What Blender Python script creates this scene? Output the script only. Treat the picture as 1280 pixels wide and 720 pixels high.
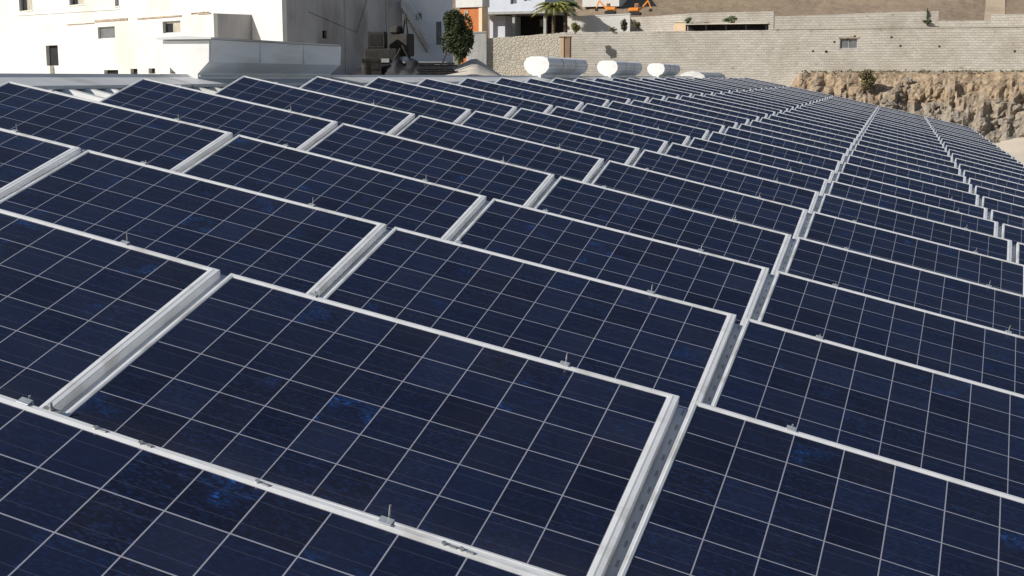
import bpy, bmesh, math, random
from mathutils import Vector, Matrix, noise
for o in list(bpy.data.objects): bpy.data.objects.remove(o)
scene = bpy.context.scene
COL = scene.collection
rad = math.radians

# ---------------------------------------------------------------- frames of reference
ROOF = 12.718                                    # pitch of the shed roof, falling towards +x
W = Matrix.Rotation(rad(ROOF), 3, 'Y')           # roof frame -> world
ROWS = [(0.9346449, 0.2862588, 0.2109379), (0.2627178, -0.1561628, -0.9521515), (-0.2396211, 0.9453407, -0.2211620)]
RT, DN, FW = [(W @ Vector(r)).normalized() for r in ROWS]
CAM = W @ Vector((0.37005, -2.47245, 1.15125))
FOC = 1594.66

# ---------------------------------------------------------------- camera
cd = bpy.data.cameras.new('camera'); cam = bpy.data.objects.new('camera', cd); COL.objects.link(cam)
M = Matrix((RT, -DN, -FW)).transposed().to_4x4(); M.translation = CAM
cam.matrix_world = M
cd.sensor_width = 36; cd.lens = FOC / 1280 * 36; cd.clip_start = 0.05; cd.clip_end = 5000
scene.camera = cam

# ---------------------------------------------------------------- light
SUN = Vector((-0.80, -0.60, 0)).normalized(); SUN_EL = rad(31)
SUN = Vector((SUN.x * math.cos(SUN_EL), SUN.y * math.cos(SUN_EL), math.sin(SUN_EL)))
wd = bpy.data.worlds.new('World'); scene.world = wd; wd.use_nodes = True
nt = wd.node_tree; bg = nt.nodes['Background']
sky = nt.nodes.new('ShaderNodeTexSky'); sky.sky_type = 'NISHITA'; sky.sun_disc = False
sky.sun_elevation = SUN_EL; sky.sun_rotation = math.atan2(SUN.x, SUN.y)
sky.air_density = 1.0; sky.dust_density = 1.0
nt.links.new(sky.outputs[0], bg.inputs[0]); bg.inputs[1].default_value = 0.072
sl = bpy.data.lights.new('sun', 'SUN'); sl.energy = 5.0; sl.angle = rad(0.53); sl.color = (1.0, 0.955, 0.88)
so = bpy.data.objects.new('sun', sl); COL.objects.link(so)
so.rotation_euler = SUN.to_track_quat('Z', 'Y').to_euler()
scene.view_settings.view_transform = 'Standard'; scene.view_settings.look = 'None'
scene.view_settings.exposure = 0.12; scene.view_settings.gamma = 1
scene.view_settings.use_curve_mapping = False

# ---------------------------------------------------------------- helpers
def ray(u, v):
    return (FW * FOC + RT * (u - 640) + DN * (v - 360)).normalized()
def at(u, v, r):                                  # point on the sight line of a pixel at horizontal range r
    d = ray(u, v); return CAM + d * (r / math.hypot(d.x, d.y))
def project(p):
    c = p - CAM; z = c.dot(FW)
    if z <= 0.05: return None
    return 640 + FOC * c.dot(RT) / z, 360 + FOC * c.dot(DN) / z
def zat(v, r, u=640): return at(u, v, r).z

def tag(o, label=None, cat=None, group=None, kind=None):
    if label: o['label'] = label
    if cat: o['category'] = cat
    if group: o['group'] = group
    if kind: o['kind'] = kind
    return o
def empty(name, loc=(0, 0, 0), mat=None):
    o = bpy.data.objects.new(name, None); COL.objects.link(o); o.empty_display_size = .1
    if mat is not None: o.matrix_world = mat
    else: o.location = loc
    return o
class MB:
    def __init__(s): s.bm = bmesh.new()
    def box(s, a, b, m=None, bev=0):
        x0, y0, z0 = a; x1, y1, z1 = b
        vs = [s.bm.verts.new(p) for p in ((x0,y0,z0),(x1,y0,z0),(x1,y1,z0),(x0,y1,z0),(x0,y0,z1),(x1,y0,z1),(x1,y1,z1),(x0,y1,z1))]
        fs = [s.bm.faces.new([vs[i] for i in f]) for f in ((3,2,1,0),(4,5,6,7),(0,1,5,4),(1,2,6,5),(2,3,7,6),(3,0,4,7))]
        if bev:
            es = list({e for f in fs for e in f.edges})
            r = bmesh.ops.bevel(s.bm, geom=es, offset=bev, segments=1, affect='EDGES')
            vs = list({v for f in r['faces'] for v in f.verts} | {v for v in vs if v.is_valid})
        if m is not None:
            for v in vs: v.co = m @ v.co
        return s
    def tube(s, p, q, r0, r1=None, n=10, cap=True):
        p = Vector(p); q = Vector(q); r1 = r0 if r1 is None else r1
        t = (q - p).normalized(); a = t.orthogonal().normalized(); b = t.cross(a)
        A = [s.bm.verts.new(p + (a * math.cos(k) + b * math.sin(k)) * r0) for k in [2 * math.pi * i / n for i in range(n)]]
        B = [s.bm.verts.new(q + (a * math.cos(k) + b * math.sin(k)) * r1) for k in [2 * math.pi * i / n for i in range(n)]]
        for i in range(n): s.bm.faces.new((A[i], A[(i+1) % n], B[(i+1) % n], B[i]))
        if cap: s.bm.faces.new(A[::-1]); s.bm.faces.new(B)
        return s
    def prism(s, prof, y0, y1, m=None):           # profile in x,z extruded along y
        A = [s.bm.verts.new((x, y0, z)) for x, z in prof]; B = [s.bm.verts.new((x, y1, z)) for x, z in prof]
        n = len(prof)
        for i in range(n): s.bm.faces.new((A[i], A[(i+1) % n], B[(i+1) % n], B[i]))
        s.bm.faces.new(A[::-1]); s.bm.faces.new(B)
        if m is not None:
            for v in A + B: v.co = m @ v.co
        return s
    def poly(s, pts):
        s.bm.faces.new([s.bm.verts.new(p) for p in pts]); return s
    def grid(s, f, nu, nv):
        V = [[s.bm.verts.new(f(i / nu, j / nv)) for j in range(nv + 1)] for i in range(nu + 1)]
        for i in range(nu):
            for j in range(nv): s.bm.faces.new((V[i][j], V[i+1][j], V[i+1][j+1], V[i][j+1]))
        return s
    def blob(s, c, rx, ry, rz, seed=0, sub=2, amp=.25, freq=1.5):
        c = Vector(c)
        r = bmesh.ops.create_icosphere(s.bm, subdivisions=sub, radius=1)
        for v in r['verts']:
            k = 1 + amp * noise.noise(v.co * freq + Vector((seed * 7.3, seed * 3.1, seed)))
            v.co = c + Vector((v.co.x * rx * k, v.co.y * ry * k, v.co.z * rz * k))
        return s
    def build(s, name, mat, parent=None, smooth=False, fix=True):
        if fix: bmesh.ops.recalc_face_normals(s.bm, faces=s.bm.faces)
        me = bpy.data.meshes.new(name); s.bm.to_mesh(me); s.bm.free()
        me.materials.append(mat)
        if smooth: me.polygons.foreach_set('use_smooth', [True] * len(me.polygons))
        o = bpy.data.objects.new(name, me); COL.objects.link(o)
        if parent is not None: o.parent = parent
        return o

# ---------------------------------------------------------------- materials
def mat_new(name):
    m = bpy.data.materials.new(name); m.use_nodes = True
    return m, m.node_tree, m.node_tree.nodes['Principled BSDF']
def N(nt, t, **k):
    n = nt.nodes.new(t)
    for a, b in k.items(): setattr(n, a, b)
    return n
def mth(nt, op, a, b=None, c=None):
    n = nt.nodes.new('ShaderNodeMath'); n.operation = op
    for i, x in enumerate((a, b, c)):
        if x is None: continue
        if isinstance(x, (int, float)): n.inputs[i].default_value = x
        else: nt.links.new(x, n.inputs[i])
    return n.outputs[0]
def mixc(nt, f, a, b):
    n = nt.nodes.new('ShaderNodeMix'); n.data_type = 'RGBA'
    for i, x in ((0, f), (6, a), (7, b)):
        if isinstance(x, (int, float)): n.inputs[i].default_value = x
        elif isinstance(x, tuple): n.inputs[i].default_value = (*x, 1)
        else: nt.links.new(x, n.inputs[i])
    return n.outputs[2]
def ramp(nt, f, lo, hi):
    n = nt.nodes.new('ShaderNodeMapRange'); n.inputs[1].default_value = lo; n.inputs[2].default_value = hi
    nt.links.new(f, n.inputs[0]); return n.outputs[0]
def noisy(name, c1, c2, scale=3.0, rough=.8, detail=6, bump=0.0, bscale=None, metal=0.0, c3=None, s3=.4, stretch=None, spec=.3):
    m, nt, p = mat_new(name)
    tc = N(nt, 'ShaderNodeTexCoord'); vec = tc.outputs['Object']
    if stretch:
        mp = N(nt, 'ShaderNodeMapping'); mp.inputs['Scale'].default_value = stretch; nt.links.new(vec, mp.inputs[0]); vec = mp.outputs[0]
    n1 = N(nt, 'ShaderNodeTexNoise'); n1.inputs['Scale'].default_value = scale; n1.inputs['Detail'].default_value = detail
    n1.inputs['Roughness'].default_value = .62
    nt.links.new(vec, n1.inputs['Vector'])
    col = mixc(nt, ramp(nt, n1.outputs[0], .32, .68), c1, c2)
    if c3:
        n2 = N(nt, 'ShaderNodeTexNoise'); n2.inputs['Scale'].default_value = s3; n2.inputs['Detail'].default_value = 5
        nt.links.new(vec, n2.inputs['Vector'])
        col = mixc(nt, ramp(nt, n2.outputs[0], .52, .64), col, c3)
    nt.links.new(col, p.inputs['Base Color'])
    p.inputs['Roughness'].default_value = rough; p.inputs['Metallic'].default_value = metal
    p.inputs['Specular IOR Level'].default_value = spec
    if bump:
        b = N(nt, 'ShaderNodeBump'); b.inputs['Strength'].default_value = .8; b.inputs['Distance'].default_value = bump
        n3 = N(nt, 'ShaderNodeTexNoise'); n3.inputs['Scale'].default_value = bscale or scale * 3; n3.inputs['Detail'].default_value = 6
        nt.links.new(vec, n3.inputs['Vector']); nt.links.new(n3.outputs[0], b.inputs['Height']); nt.links.new(b.outputs[0], p.inputs['Normal'])
    return m

def cells_material():
    m, nt, p = mat_new('polycrystalline_cells')
    tc = N(nt, 'ShaderNodeTexCoord'); sx = N(nt, 'ShaderNodeSeparateXYZ'); nt.links.new(tc.outputs['Object'], sx.inputs[0])
    oi = N(nt, 'ShaderNodeObjectInfo')
    X, Y = sx.outputs[0], sx.outputs[1]
    cx = mth(nt, 'DIVIDE', mth(nt, 'ADD', X, .805), .1593); cy = mth(nt, 'DIVIDE', mth(nt, 'SUBTRACT', Y, .0215), .1578)
    fx = mth(nt, 'FRACT', cx); fy = mth(nt, 'FRACT', cy)
    dx = mth(nt, 'ABSOLUTE', mth(nt, 'SUBTRACT', fx, .5)); dy = mth(nt, 'ABSOLUTE', mth(nt, 'SUBTRACT', fy, .5))
    line = mth(nt, 'GREATER_THAN', mth(nt, 'MAXIMUM', dx, dy), .5 - .0115)
    # two faint busbars per cell, along the long side
    bus = mth(nt, 'LESS_THAN', mth(nt, 'ABSOLUTE', mth(nt, 'SUBTRACT', dy, .25)), .0055)
    cv = N(nt, 'ShaderNodeCombineXYZ'); nt.links.new(mth(nt, 'FLOOR', cx), cv.inputs[0]); nt.links.new(mth(nt, 'FLOOR', cy), cv.inputs[1])
    nt.links.new(mth(nt, 'MULTIPLY', oi.outputs['Random'], 97.0), cv.inputs[2])
    wn = N(nt, 'ShaderNodeTexWhiteNoise'); wn.noise_dimensions = '3D'; nt.links.new(cv.outputs[0], wn.inputs['Vector'])
    # crystal grain
    gv = N(nt, 'ShaderNodeVectorMath', operation='ADD'); nt.links.new(tc.outputs['Object'], gv.inputs[0])
    off = N(nt, 'ShaderNodeCombineXYZ')
    nt.links.new(mth(nt, 'MULTIPLY', oi.outputs['Random'], 31.0), off.inputs[0]); nt.links.new(mth(nt, 'MULTIPLY', wn.outputs['Value'], 17.0), off.inputs[1])
    nt.links.new(off.outputs[0], gv.inputs[1])
    mp = N(nt, 'ShaderNodeMapping'); mp.inputs['Scale'].default_value = (1, 2.2, 1); nt.links.new(gv.outputs[0], mp.inputs[0])
    vo = N(nt, 'ShaderNodeTexVoronoi'); vo.inputs['Scale'].default_value = 85; nt.links.new(mp.outputs[0], vo.inputs['Vector'])
    grain = N(nt, 'ShaderNodeSeparateColor'); nt.links.new(vo.outputs['Color'], grain.inputs[0])
    ns = N(nt, 'ShaderNodeTexNoise'); ns.inputs['Scale'].default_value = 9; ns.inputs['Detail'].default_value = 4; nt.links.new(gv.outputs[0], ns.inputs['Vector'])
    sep0 = N(nt, 'ShaderNodeSeparateColor'); nt.links.new(wn.outputs['Color'], sep0.inputs[0])
    base = mixc(nt, ramp(nt, wn.outputs['Value'], 0, 1), (.0046, .0046, .0125), (.0074, .0108, .0310))
    base = mixc(nt, mth(nt, 'MULTIPLY', mth(nt, 'POWER', grain.outputs[0], 2.5), mth(nt, 'ADD', .25, mth(nt, 'MULTIPLY', sep0.outputs[2], .6))), base, (.010, .021, .066))
    # bluer clouds and rare bright flakes, in some cells only
    sep = N(nt, 'ShaderNodeSeparateColor'); nt.links.new(wn.outputs['Color'], sep.inputs[0])
    some = ramp(nt, sep.outputs[1], .80, 1.0)
    blue = mth(nt, 'MULTIPLY', mth(nt, 'MULTIPLY', mth(nt, 'MULTIPLY', ramp(nt, ns.outputs[0], .50, .62), ramp(nt, grain.outputs[2], .25, .8)), some), .75)
    base = mixc(nt, blue, base, (.008, .028, .100))
    fl = mth(nt, 'MULTIPLY', mth(nt, 'GREATER_THAN', grain.outputs[1], .90), mth(nt, 'MULTIPLY', ramp(nt, ns.outputs[0], .58, .66), ramp(nt, sep.outputs[1], .8, 1.0)))
    base = mixc(nt, mth(nt, 'MULTIPLY', fl, .8), base, (.012, .085, .36))
    base = mixc(nt, mth(nt, 'MULTIPLY', bus, .13), base, (.22, .22, .25))
    base = mixc(nt, mth(nt, 'MULTIPLY', line, .85), base, (.31, .315, .37))
    # thin dust on the glass, a little thicker towards the lower frame
    du = N(nt, 'ShaderNodeTexNoise'); du.inputs['Scale'].default_value = 2.2; du.inputs['Detail'].default_value = 7; nt.links.new(gv.outputs[0], du.inputs['Vector'])
    low = mth(nt, 'POWER', mth(nt, 'SUBTRACT', 1.0, mth(nt, 'MINIMUM', mth(nt, 'DIVIDE', Y, .16), 1.0)), 2.0)
    dust = mth(nt, 'ADD', mth(nt, 'MULTIPLY', ramp(nt, du.outputs[0], .35, .75), .018), mth(nt, 'MULTIPLY', low, .03))
    base = mixc(nt, dust, base, (.33, .31, .29))
    nt.links.new(base, p.inputs['Base Color'])
    p.inputs['Roughness'].default_value = .22; p.inputs['IOR'].default_value = 1.5
    nt.links.new(mth(nt, 'ADD', .16, mth(nt, 'MULTIPLY', du.outputs[0], .16)), p.inputs['Roughness'])
    return m
def perforated_material():
    m, nt, p = mat_new('perforated_rail'); tc = N(nt, 'ShaderNodeTexCoord'); sx = N(nt, 'ShaderNodeSeparateXYZ'); nt.links.new(tc.outputs['Object'], sx.inputs[0])
    hx = mth(nt, 'LESS_THAN', mth(nt, 'ABSOLUTE', sx.outputs[0]), .0045); hy = mth(nt, 'LESS_THAN', mth(nt, 'FRACT', mth(nt, 'DIVIDE', sx.outputs[1], .088)), .36)
    n1 = N(nt, 'ShaderNodeTexNoise'); n1.inputs['Scale'].default_value = 9; n1.inputs['Detail'].default_value = 4; nt.links.new(tc.outputs['Object'], n1.inputs['Vector'])
    col = mixc(nt, n1.outputs[0], (.44, .48, .54), (.62, .66, .72)); col = mixc(nt, mth(nt, 'MULTIPLY', mth(nt, 'MULTIPLY', hx, hy), .5), col, (.03, .03, .035))
    nt.links.new(col, p.inputs['Base Color']); p.inputs['Metallic'].default_value = .4; p.inputs['Roughness'].default_value = .5; return m
def rough_stone_material():
    m, nt, p = mat_new('rough_stonework'); tc = N(nt, 'ShaderNodeTexCoord')
    mp = N(nt, 'ShaderNodeMapping'); mp.inputs['Scale'].default_value = (1, 1, 1.6); nt.links.new(tc.outputs['Object'], mp.inputs[0])
    v = N(nt, 'ShaderNodeTexVoronoi'); v.feature = 'DISTANCE_TO_EDGE'; v.inputs['Scale'].default_value = 3.0; nt.links.new(mp.outputs[0], v.inputs['Vector'])
    v2 = N(nt, 'ShaderNodeTexVoronoi'); v2.inputs['Scale'].default_value = 3.0; nt.links.new(mp.outputs[0], v2.inputs['Vector'])
    sc = N(nt, 'ShaderNodeSeparateColor'); nt.links.new(v2.outputs['Color'], sc.inputs[0])
    n = N(nt, 'ShaderNodeTexNoise'); n.inputs['Scale'].default_value = .6; n.inputs['Detail'].default_value = 8; nt.links.new(tc.outputs['Object'], n.inputs['Vector'])
    col = mixc(nt, sc.outputs[0], (.46, .415, .34), (.55, .50, .42)); col = mixc(nt, ramp(nt, n.outputs[0], .40, .62), col, (.52, .47, .38))
    col = mixc(nt, mth(nt, 'MULTIPLY', mth(nt, 'LESS_THAN', v.outputs['Distance'], .05), mth(nt, 'MULTIPLY', ramp(nt, n.outputs[0], .56, .42), .45)), col, (.32, .275, .21))
    nt.links.new(col, p.inputs['Base Color']); p.inputs['Roughness'].default_value = .95
    b = N(nt, 'ShaderNodeBump'); b.inputs['Distance'].default_value = .03; nt.links.new(ramp(nt, v.outputs['Distance'], 0, .15), b.inputs['Height']); nt.links.new(b.outputs[0], p.inputs['Normal'])
    return m
def cliff_material():
    m, nt, p = mat_new('earth_and_rock'); g = N(nt, 'ShaderNodeTexCoord'); vec = g.outputs['Object']
    sx = N(nt, 'ShaderNodeSeparateXYZ'); nt.links.new(vec, sx.inputs[0])
    def nz(sc, d, st=(1, 1, 1)):
        mp = N(nt, 'ShaderNodeMapping'); mp.inputs['Scale'].default_value = st; nt.links.new(vec, mp.inputs[0])
        n = N(nt, 'ShaderNodeTexNoise'); n.inputs['Scale'].default_value = sc; n.inputs['Detail'].default_value = d; n.inputs['Roughness'].default_value = .65; nt.links.new(mp.outputs[0], n.inputs['Vector']); return n.outputs[0]
    a, b, c = nz(.5, 10), nz(1.5, 12, (1, 1, .75)), nz(5, 6)
    soil = mixc(nt, ramp(nt, b, .35, .65), (.23, .165, .105), (.47, .355, .235)); rock = mixc(nt, ramp(nt, b, .35, .65), (.17, .145, .12), (.40, .345, .27))
    hz_ = mth(nt, 'ADD', sx.outputs[2], mth(nt, 'MULTIPLY', mth(nt, 'SUBTRACT', a, .5), 9.0))
    col = mixc(nt, ramp(nt, hz_, -2.0, .3), rock, soil); col = mixc(nt, mth(nt, 'MULTIPLY', ramp(nt, c, .58, .72), .7), col, (.10, .08, .06))
    nt.links.new(col, p.inputs['Base Color']); p.inputs['Roughness'].default_value = .95
    bp = N(nt, 'ShaderNodeBump'); bp.inputs['Distance'].default_value = .35; nt.links.new(mth(nt, 'ADD', b, mth(nt, 'MULTIPLY', c, .4)), bp.inputs['Height']); nt.links.new(bp.outputs[0], p.inputs['Normal'])
    return m
def block_material(name, c1, c2, mortar, w=.4, h=.2, stain=(.30, .26, .20), msize=.012):
    m, nt, p = mat_new(name)
    tc = N(nt, 'ShaderNodeTexCoord'); sx = N(nt, 'ShaderNodeSeparateXYZ'); nt.links.new(tc.outputs['Object'], sx.inputs[0])
    cv = N(nt, 'ShaderNodeCombineXYZ'); nt.links.new(sx.outputs[0], cv.inputs[0]); nt.links.new(sx.outputs[2], cv.inputs[1])
    wob = N(nt, 'ShaderNodeTexNoise'); wob.inputs['Scale'].default_value = .25; nt.links.new(tc.outputs['Object'], wob.inputs['Vector'])
    va = N(nt, 'ShaderNodeVectorMath', operation='MULTIPLY_ADD'); nt.links.new(wob.outputs['Color'], va.inputs[0]); va.inputs[1].default_value = (.15, .25, 0); nt.links.new(cv.outputs[0], va.inputs[2])
    b = N(nt, 'ShaderNodeTexBrick'); nt.links.new(va.outputs[0], b.inputs['Vector'])
    b.inputs['Color1'].default_value = (*c1, 1); b.inputs['Color2'].default_value = (*c2, 1); b.inputs['Mortar'].default_value = (*mortar, 1)
    b.inputs['Scale'].default_value = 1; b.inputs['Mortar Size'].default_value = msize; b.inputs['Brick Width'].default_value = w; b.inputs['Row Height'].default_value = h
    b.inputs['Bias'].default_value = -.1; b.inputs['Mortar Smooth'].default_value = .2
    n = N(nt, 'ShaderNodeTexNoise'); n.inputs['Scale'].default_value = .35; n.inputs['Detail'].default_value = 8; nt.links.new(tc.outputs['Object'], n.inputs['Vector'])
    col = mixc(nt, mth(nt, 'MULTIPLY', ramp(nt, n.outputs[0], .45, .75), .75), b.outputs[0], stain)
    n4 = N(nt, 'ShaderNodeTexNoise'); n4.inputs['Scale'].default_value = .16; n4.inputs['Detail'].default_value = 6; nt.links.new(va.outputs[0], n4.inputs['Vector'])
    col = mixc(nt, mth(nt, 'MULTIPLY', ramp(nt, n4.outputs[0], .50, .60), .6), col, (.50, .455, .39))
    n2 = N(nt, 'ShaderNodeTexNoise'); n2.inputs['Scale'].default_value = 2.6; n2.inputs['Detail'].default_value = 3; nt.links.new(tc.outputs['Object'], n2.inputs['Vector'])
    col = mixc(nt, mth(nt, 'MULTIPLY', ramp(nt, n2.outputs[0], .60, .72), .55), col, (.17, .15, .12))
    nt.links.new(col, p.inputs['Base Color']); p.inputs['Roughness'].default_value = .9
    bp = N(nt, 'ShaderNodeBump'); bp.inputs['Distance'].default_value = .03; nt.links.new(b.outputs['Fac'], bp.inputs['Height']); bp.invert = True
    nt.links.new(bp.outputs[0], p.inputs['Normal'])
    return m
def leaf_material(name, a, b):
    m, nt, p = mat_new(name)
    g = N(nt, 'ShaderNodeNewGeometry'); oi = g.outputs['Random Per Island']
    nt.links.new(mixc(nt, oi, a, b), p.inputs['Base Color']); p.inputs['Roughness'].default_value = .6
    return m

MAT = dict(
    cells=cells_material(),
    alu=noisy('anodised_aluminium', (.74, .745, .75), (.84, .84, .835), 14, .40, 5, metal=.30, spec=.5, c3=(.60, .59, .56), s3=5),
    rail=noisy('galvanised_rail', (.40, .43, .46), (.55, .57, .60), 20, .45, 3, metal=.5),
    steel=noisy('bolt_steel', (.30, .30, .30), (.5, .5, .48), 60, .4, 3, metal=.6),
    back=noisy('white_backsheet', (.6, .6, .6), (.7, .7, .7), 5, .6),
    roof=noisy('white_roof_sheet', (.66, .66, .64), (.78, .78, .76), 1.3, .5, 6, c3=(.52, .50, .45), s3=.5),
    cap=noisy('white_ridge_metal', (.52, .53, .54), (.62, .62, .61), 2.2, .5, 6, c3=(.44, .43, .40), s3=1.1),
    vent=noisy('white_vent_metal', (.76, .78, .81), (.84, .85, .87), 1.5, .42, 5, c3=(.66, .66, .64), s3=1.4, stretch=(1, .5, 2.5)),
    endwhite=noisy('white_end_plate', (.74, .73, .71), (.80, .79, .77), 2, .5, 5, c3=(.68, .66, .62), s3=2),
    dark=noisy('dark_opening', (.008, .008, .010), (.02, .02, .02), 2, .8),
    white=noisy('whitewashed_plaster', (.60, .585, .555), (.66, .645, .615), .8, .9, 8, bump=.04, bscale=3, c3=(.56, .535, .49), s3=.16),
    white2=noisy('stained_shade_plaster', (.30, .30, .315), (.42, .41, .41), .9, .9, 8, bump=.02, c3=(.24, .235, .23), s3=.5, stretch=(1, 1, .25)),  # stain streaks over a base darkened to deepen the side walls' shade
    ledge=noisy('worn_ledge', (.22, .18, .14), (.50, .38, .28), 1.2, .9, 8),
    trim=noisy('pale_stone_trim', (.62, .56, .48), (.78, .74, .66), 2, .9),
    block=block_material('grey_blockwork', (.42, .395, .35), (.52, .485, .43), (.39, .365, .32)),
    block2=block_material('pale_blockwork', (.45, .42, .37), (.55, .51, .45), (.42, .39, .345)),
    stone=rough_stone_material(), perforated=perforated_material(),
    cliff=cliff_material(),
    cliff2=noisy('grey_rock', (.15, .13, .11), (.34, .29, .235), .9, .95, 10, bump=.25, bscale=2.5),
    sand=noisy('pale_sandy_ground', (.50, .43, .34), (.60, .52, .42), .12, .95, 9, bump=.05, bscale=2),
    yard=noisy('dusty_yard', (.46, .41, .34), (.60, .55, .47), .3, .95, 9, bump=.05, bscale=2),
    terrace=noisy('terrace_earth', (.34, .27, .19), (.42, .34, .25), .3, .95, 8),
    hill=noisy('dry_hillside', (.20, .148, .105), (.30, .228, .160), .07, .95, 12, bump=.5, bscale=.6, c3=(.235, .185, .120), s3=.022),
    path=noisy('pale_track', (.40, .31, .22), (.46, .37, .27), .5, .95),
    orange=noisy('orange_plaster', (.46, .15, .05), (.54, .19, .07), 1.2, .85),
    cream=noisy('cream_pillar', (.70, .52, .34), (.78, .60, .42), 1.5, .85),
    bluewhite=noisy('greyish_white_wall', (.50, .53, .60), (.58, .61, .67), .7, .85, 6),
    digger=noisy('orange_machine_paint', (.75, .24, .03), (.85, .32, .05), 2, .5),
    rubber=noisy('black_rubber', (.02, .02, .02), (.04, .04, .04), 5, .8),
    glass=noisy('dusty_glass', (.10, .11, .12), (.17, .17, .18), 2, .25, spec=.6),
    glass2=noisy('pale_curtained_glass', (.34, .31, .24), (.48, .44, .36), 3, .4),
    wood=noisy('weathered_wood', (.20, .13, .08), (.30, .20, .13), 6, .85, stretch=(1, 1, .2)),
    wood2=noisy('pale_weathered_wood', (.40, .30, .20), (.50, .38, .27), 6, .85, stretch=(1, 1, .2)),
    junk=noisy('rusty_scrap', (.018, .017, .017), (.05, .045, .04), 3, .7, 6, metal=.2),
    tarp=noisy('black_tarpaulin', (.010, .010, .013), (.022, .022, .026), 3, .6, bump=.05),
    plastic=noisy('grey_plastic', (.28, .28, .28), (.40, .40, .38), 3, .6),
    bark=noisy('bark', (.09, .065, .045), (.16, .12, .08), 8, .9, stretch=(1, 1, .3)),
    leaf=leaf_material('dark_leaves', (.016, .028, .009), (.070, .085, .024)),
    leaf2=leaf_material('yellow_green_fronds', (.16, .17, .035), (.30, .29, .08)),
    leaf3=leaf_material('dry_scrub', (.10, .085, .04), (.20, .16, .08)),
    leaf4=leaf_material('mid_green_leaves', (.045, .075, .022), (.12, .16, .05)),
    flower=noisy('terracotta', (.40, .20, .12), (.46, .25, .16), 4, .8),
)

# ================================================================= SETTING
S = 1600
MB().poly([(-S, -S, -4), (S, -S, -4), (S, S, -4), (-S, S, -4)]).build('ground', MAT['sand'])
tag(bpy.data.objects['ground'], kind='structure')
EYE = CAM.z

def wallpath(u, r): p = at(u, 96.5, r); return Vector((p.x, p.y))
WP = [wallpath(583, 113), wallpath(700, 111.5), wallpath(962, 108), wallpath(1300, 108), wallpath(1800, 108)]
# yard at the left, at about the level of the shed's ridge
YZ = 1.0
ym = MB()
ypts = [(-150, 40), (-22, 40), (-22, 60), (-24, 98)] + [(p.x, p.y + .8) for p in (WP[1], WP[0])] + [(-36, 165), (-150, 165)]
top = [ym.bm.verts.new((x, y, YZ)) for x, y in ypts]; bot = [ym.bm.verts.new((x, y, -4.2)) for x, y in ypts]
ym.bm.faces.new(top)
for i in range(len(ypts)): ym.bm.faces.new((top[i], top[(i+1) % len(ypts)], bot[(i+1) % len(ypts)], bot[i]))
tag(ym.build('yard', MAT['yard']), kind='structure')
# pale earth mound against the stone wall
A0, A1 = at(533, 96, 78), at(640, 96, 92)
def mound(s, t):
    u = 528 + 170 * s; r = 74 + 38.5 * t
    p = at(u, 96.5, r)
    hgt = max(0, min(1, s / .36)) ** 1.1 * (0.2 + 1.05 * min(1, t / .8))
    hgt *= 1 - min(1, max(0, (s - .40) / .22))
    z = YZ - .05 + hgt * 1.15 + .18 * noise.noise(Vector((p.x * .5, p.y * .5, 0))) * min(1, hgt)
    return (p.x, p.y, z)
tag(MB().grid(mound, 50, 30).build('earth_bank', MAT['yard'], smooth=True), kind='structure')

# rocky cliff beneath the block wall
def cliffpt(s, t):
    u = 600 + 1300 * s
    rt, rb = 106.6, 99.5
    if u < 960: rt -= (960 - u) * .0135; rb -= (960 - u) * .0135
    p = at(u, 96.5, 1.0); d = Vector((p.x - CAM.x, p.y - CAM.y)).normalized()
    prof = t ** 1.0
    k = min(1, max(0, (u - 968) / 34)); k = k * k * (3 - 2 * k)
    z = -4.1 + (1.42 + 4.1) * prof * (.45 + .55 * k)
    r = rb + (rt - rb) * (prof ** 1.3)
    q = Vector((u * .035 * 1.8, z, 0))
    amp = math.sin(math.pi * min(1, max(0, t))) ** .5
    n1 = noise.fractal(Vector((q.x * .45, q.y * .35, 3.1)), 1.0, 2.0, 5)
    n2 = noise.noise(Vector((q.x * 1.1, q.y * .6, 9.0))) ; n3 = abs(noise.noise(Vector((q.x * 2.6, q.y * 2.2, 4.0))))
    n4 = abs(noise.noise(Vector((q.x * 1.5, q.y * .45, 14.0))))
    r += amp * (1.3 * n1 + .9 * n2 - .8 * n3 + 1.2 * n4 - .5)
    z += amp * .35 * noise.noise(Vector((q.x * .9, q.y * 1.4, 21.0)))
    return (CAM.x + d.x * r, CAM.y + d.y * r, z)
tag(MB().grid(cliffpt, 420, 46).build('cliff', MAT['cliff']), kind='structure')
def shelf(s, t):
    u = 600 + 1300 * s; p = cliffpt(s, 1.0); q = at(u, 96.5, 109.5 - max(0, 960 - u) * .0135)
    return (p[0] + (q.x - p[0]) * t, p[1] + (q.y - p[1]) * t, p[2] + .12 * noise.noise(Vector((p[0] * .7, p[1] * .7, t * 3))) * t * (1 - t) * 4)
tag(MB().grid(shelf, 200, 6).build('cliff_shelf', MAT['sand'], smooth=True), kind='structure')

def slopept(s, t):
    u = 1205 + 420 * s; r = 66 + 42 * t; p = at(u, 96.5, r); k = min(1, s * 4.5); k = k * k * (3 - 2 * k)
    return (p.x, p.y, -4.03 + (.06 + 1.0 * k) * t ** 1.2 + .08 * noise.noise(Vector((p.x * .3, p.y * .3, 2))) * t)
tag(MB().grid(slopept, 60, 40).build('sand_slope', MAT['sand'], smooth=True), kind='structure')
# upper terrace behind the walls
TZ = 4.25
tp = [(WP[0].x, WP[0].y), (WP[1].x, WP[1].y), (WP[2].x, WP[2].y), (WP[3].x, WP[3].y), (WP[4].x + 60, WP[4].y), (WP[4].x + 60, 190), (-60, 190), (-60, WP[0].y + 30)]
tm = MB(); tm.poly([(x, y + .3, TZ) for x, y in tp]); tag(tm.build('terrace', MAT['terrace']), kind='structure')
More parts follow.
